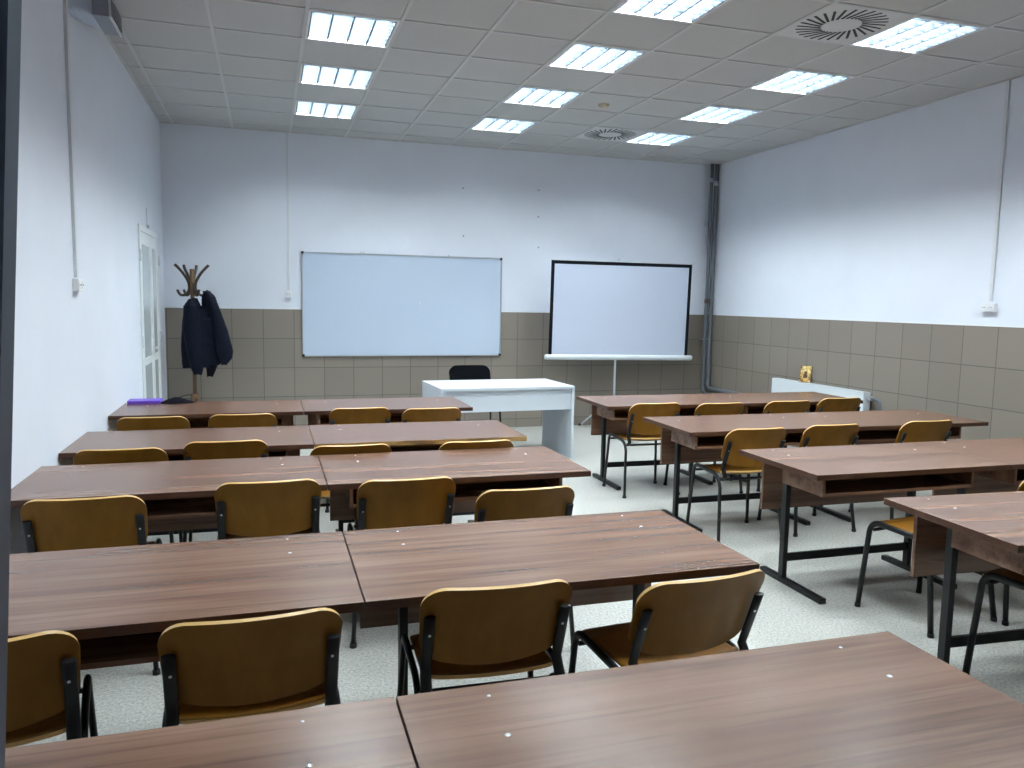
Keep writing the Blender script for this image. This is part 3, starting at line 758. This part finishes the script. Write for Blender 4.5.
socket('white socket on the left wall below the trunking', (XL, 5.118, 1.618), R(90), 2)
# small wall plugs left over above and between the boards
for (u, v, lab) in [(2.24,2.89,'small dark wall plug high above the whiteboard, upper one'),(2.25,2.33,'small dark wall plug just above the right part of the whiteboard'),
                    (3.19,2.92,'small dark wall plug between boards, topmost of three'),(3.19,2.60,'small dark wall plug between boards, middle of three'),(3.20,2.23,'small dark wall plug between boards, lowest of three')]:
    tag(MB().cyl((u, YB, v), 0.008, -0.004, 8, axis='Y').build('wall_plug', M['hole']), lab, 'wall plug', 'wall plugs on the back wall')

def duct():
    t = thing('air_duct', 'grey metal air duct with black side grille high on the left wall', 'air duct', (XL, 0, 0))
    zt = H-0.004; zb = 3.25
    # outlet box
    MB().box(0.075, 0.166, 5.50, 5.88, zb, zt).build('outlet_box', M['galv'], t)
    MB().rbox(0.166, 0.178, 5.49, 5.89, zb-0.006, zt, 0.002).build('flange', M['white_metal'], t)
    g = MB(); g.box(0.178, 0.1795, 5.515, 5.865, zb+0.012, zt-0.01); g.build('grille', M['hole'], t)
    mb = MB()
    for k in range(12):
        y = 5.52+k*0.03
        mb.box(0.1795, 0.182, y, y+0.004, zb+0.012, zt-0.01)
    for k in range(4):
        z = zb+0.025+k*0.024
        mb.box(0.182, 0.1835, 5.515, 5.865, z, z+0.003)
    mb.build('grille_bars', M['alu'], t)
    # crumpled foil sleeve between wall and outlet box
    mb = MB(); vs = []; n = 32; segs = 24
    for i in range(segs+1):
        q = i/segs; x = 0.002+0.073*q; ya = 5.17+0.33*q**1.4; yb_ = 5.30+0.56*q; za = 3.16+0.09*q**1.3
        cy, hy, cz, hz = (ya+yb_)/2, (yb_-ya)/2, (za+zt)/2, (zt-za)/2
        wob = 0.004*math.sin(i*1.9)
        for k in range(n):
            a = 2*math.pi*k/n; ex = abs(math.cos(a))**0.35*math.copysign(1, math.cos(a)); ez = abs(math.sin(a))**0.35*math.copysign(1, math.sin(a))
            vs.append((x, cy+(hy+wob-0.004)*ex, cz+(hz+wob-0.004)*ez))
    fs = [(i*n+k, i*n+(k+1)%n, (i+1)*n+(k+1)%n, (i+1)*n+k) for i in range(segs) for k in range(n)]
    fs += [tuple(range(n))[::-1], tuple(segs*n+k for k in range(n))]
    mb.add(vs, fs, 0, True); mb.build('foil_sleeve', M['foil'], t)
duct()

# dark leaning post at the left picture edge
def post():
    Y = 0.66
    t = thing('dark_post', 'dark slate grey post standing slightly tilted at the left picture edge', 'post', (0,0,0))
    def edge(u, v):
        d = rt*0
        q = r2*((u-512)/F_PX) - u2*((v-384)/F_PX) + fw
        return q*(Y/q.y)+Vector((0,0,EYE))
    a, b = edge(21.8, 0), edge(5.0, 768)
    k = (a-b)/(a.z-b.z)
    lo = b+k*(0.012-b.z); hi = b+k*(2.35-b.z)
    w_ = 0.05
    vs = []
    for p in (lo, hi):
        vs += [(p.x-w_, Y-0.03, p.z), (p.x, Y-0.03, p.z), (p.x, Y, p.z), (p.x-w_, Y, p.z)]
    MB().add(vs, [(3,2,1,0),(4,5,6,7),(0,1,5,4),(1,2,6,5),(2,3,7,6),(3,0,4,7)]).build('shaft', M['slate'], t)
    MB().rbox(lo.x-w_-0.06, lo.x+0.06, Y-0.1, Y+0.13, 0, 0.012, 0.003).build('base_plate', M['slate'], t)
    MB().rbox(hi.x-w_-0.003, hi.x+0.003, Y-0.033, Y+0.003, 2.345, 2.365, 0.002).build('end_cap', M['black_plastic'], t)
post()
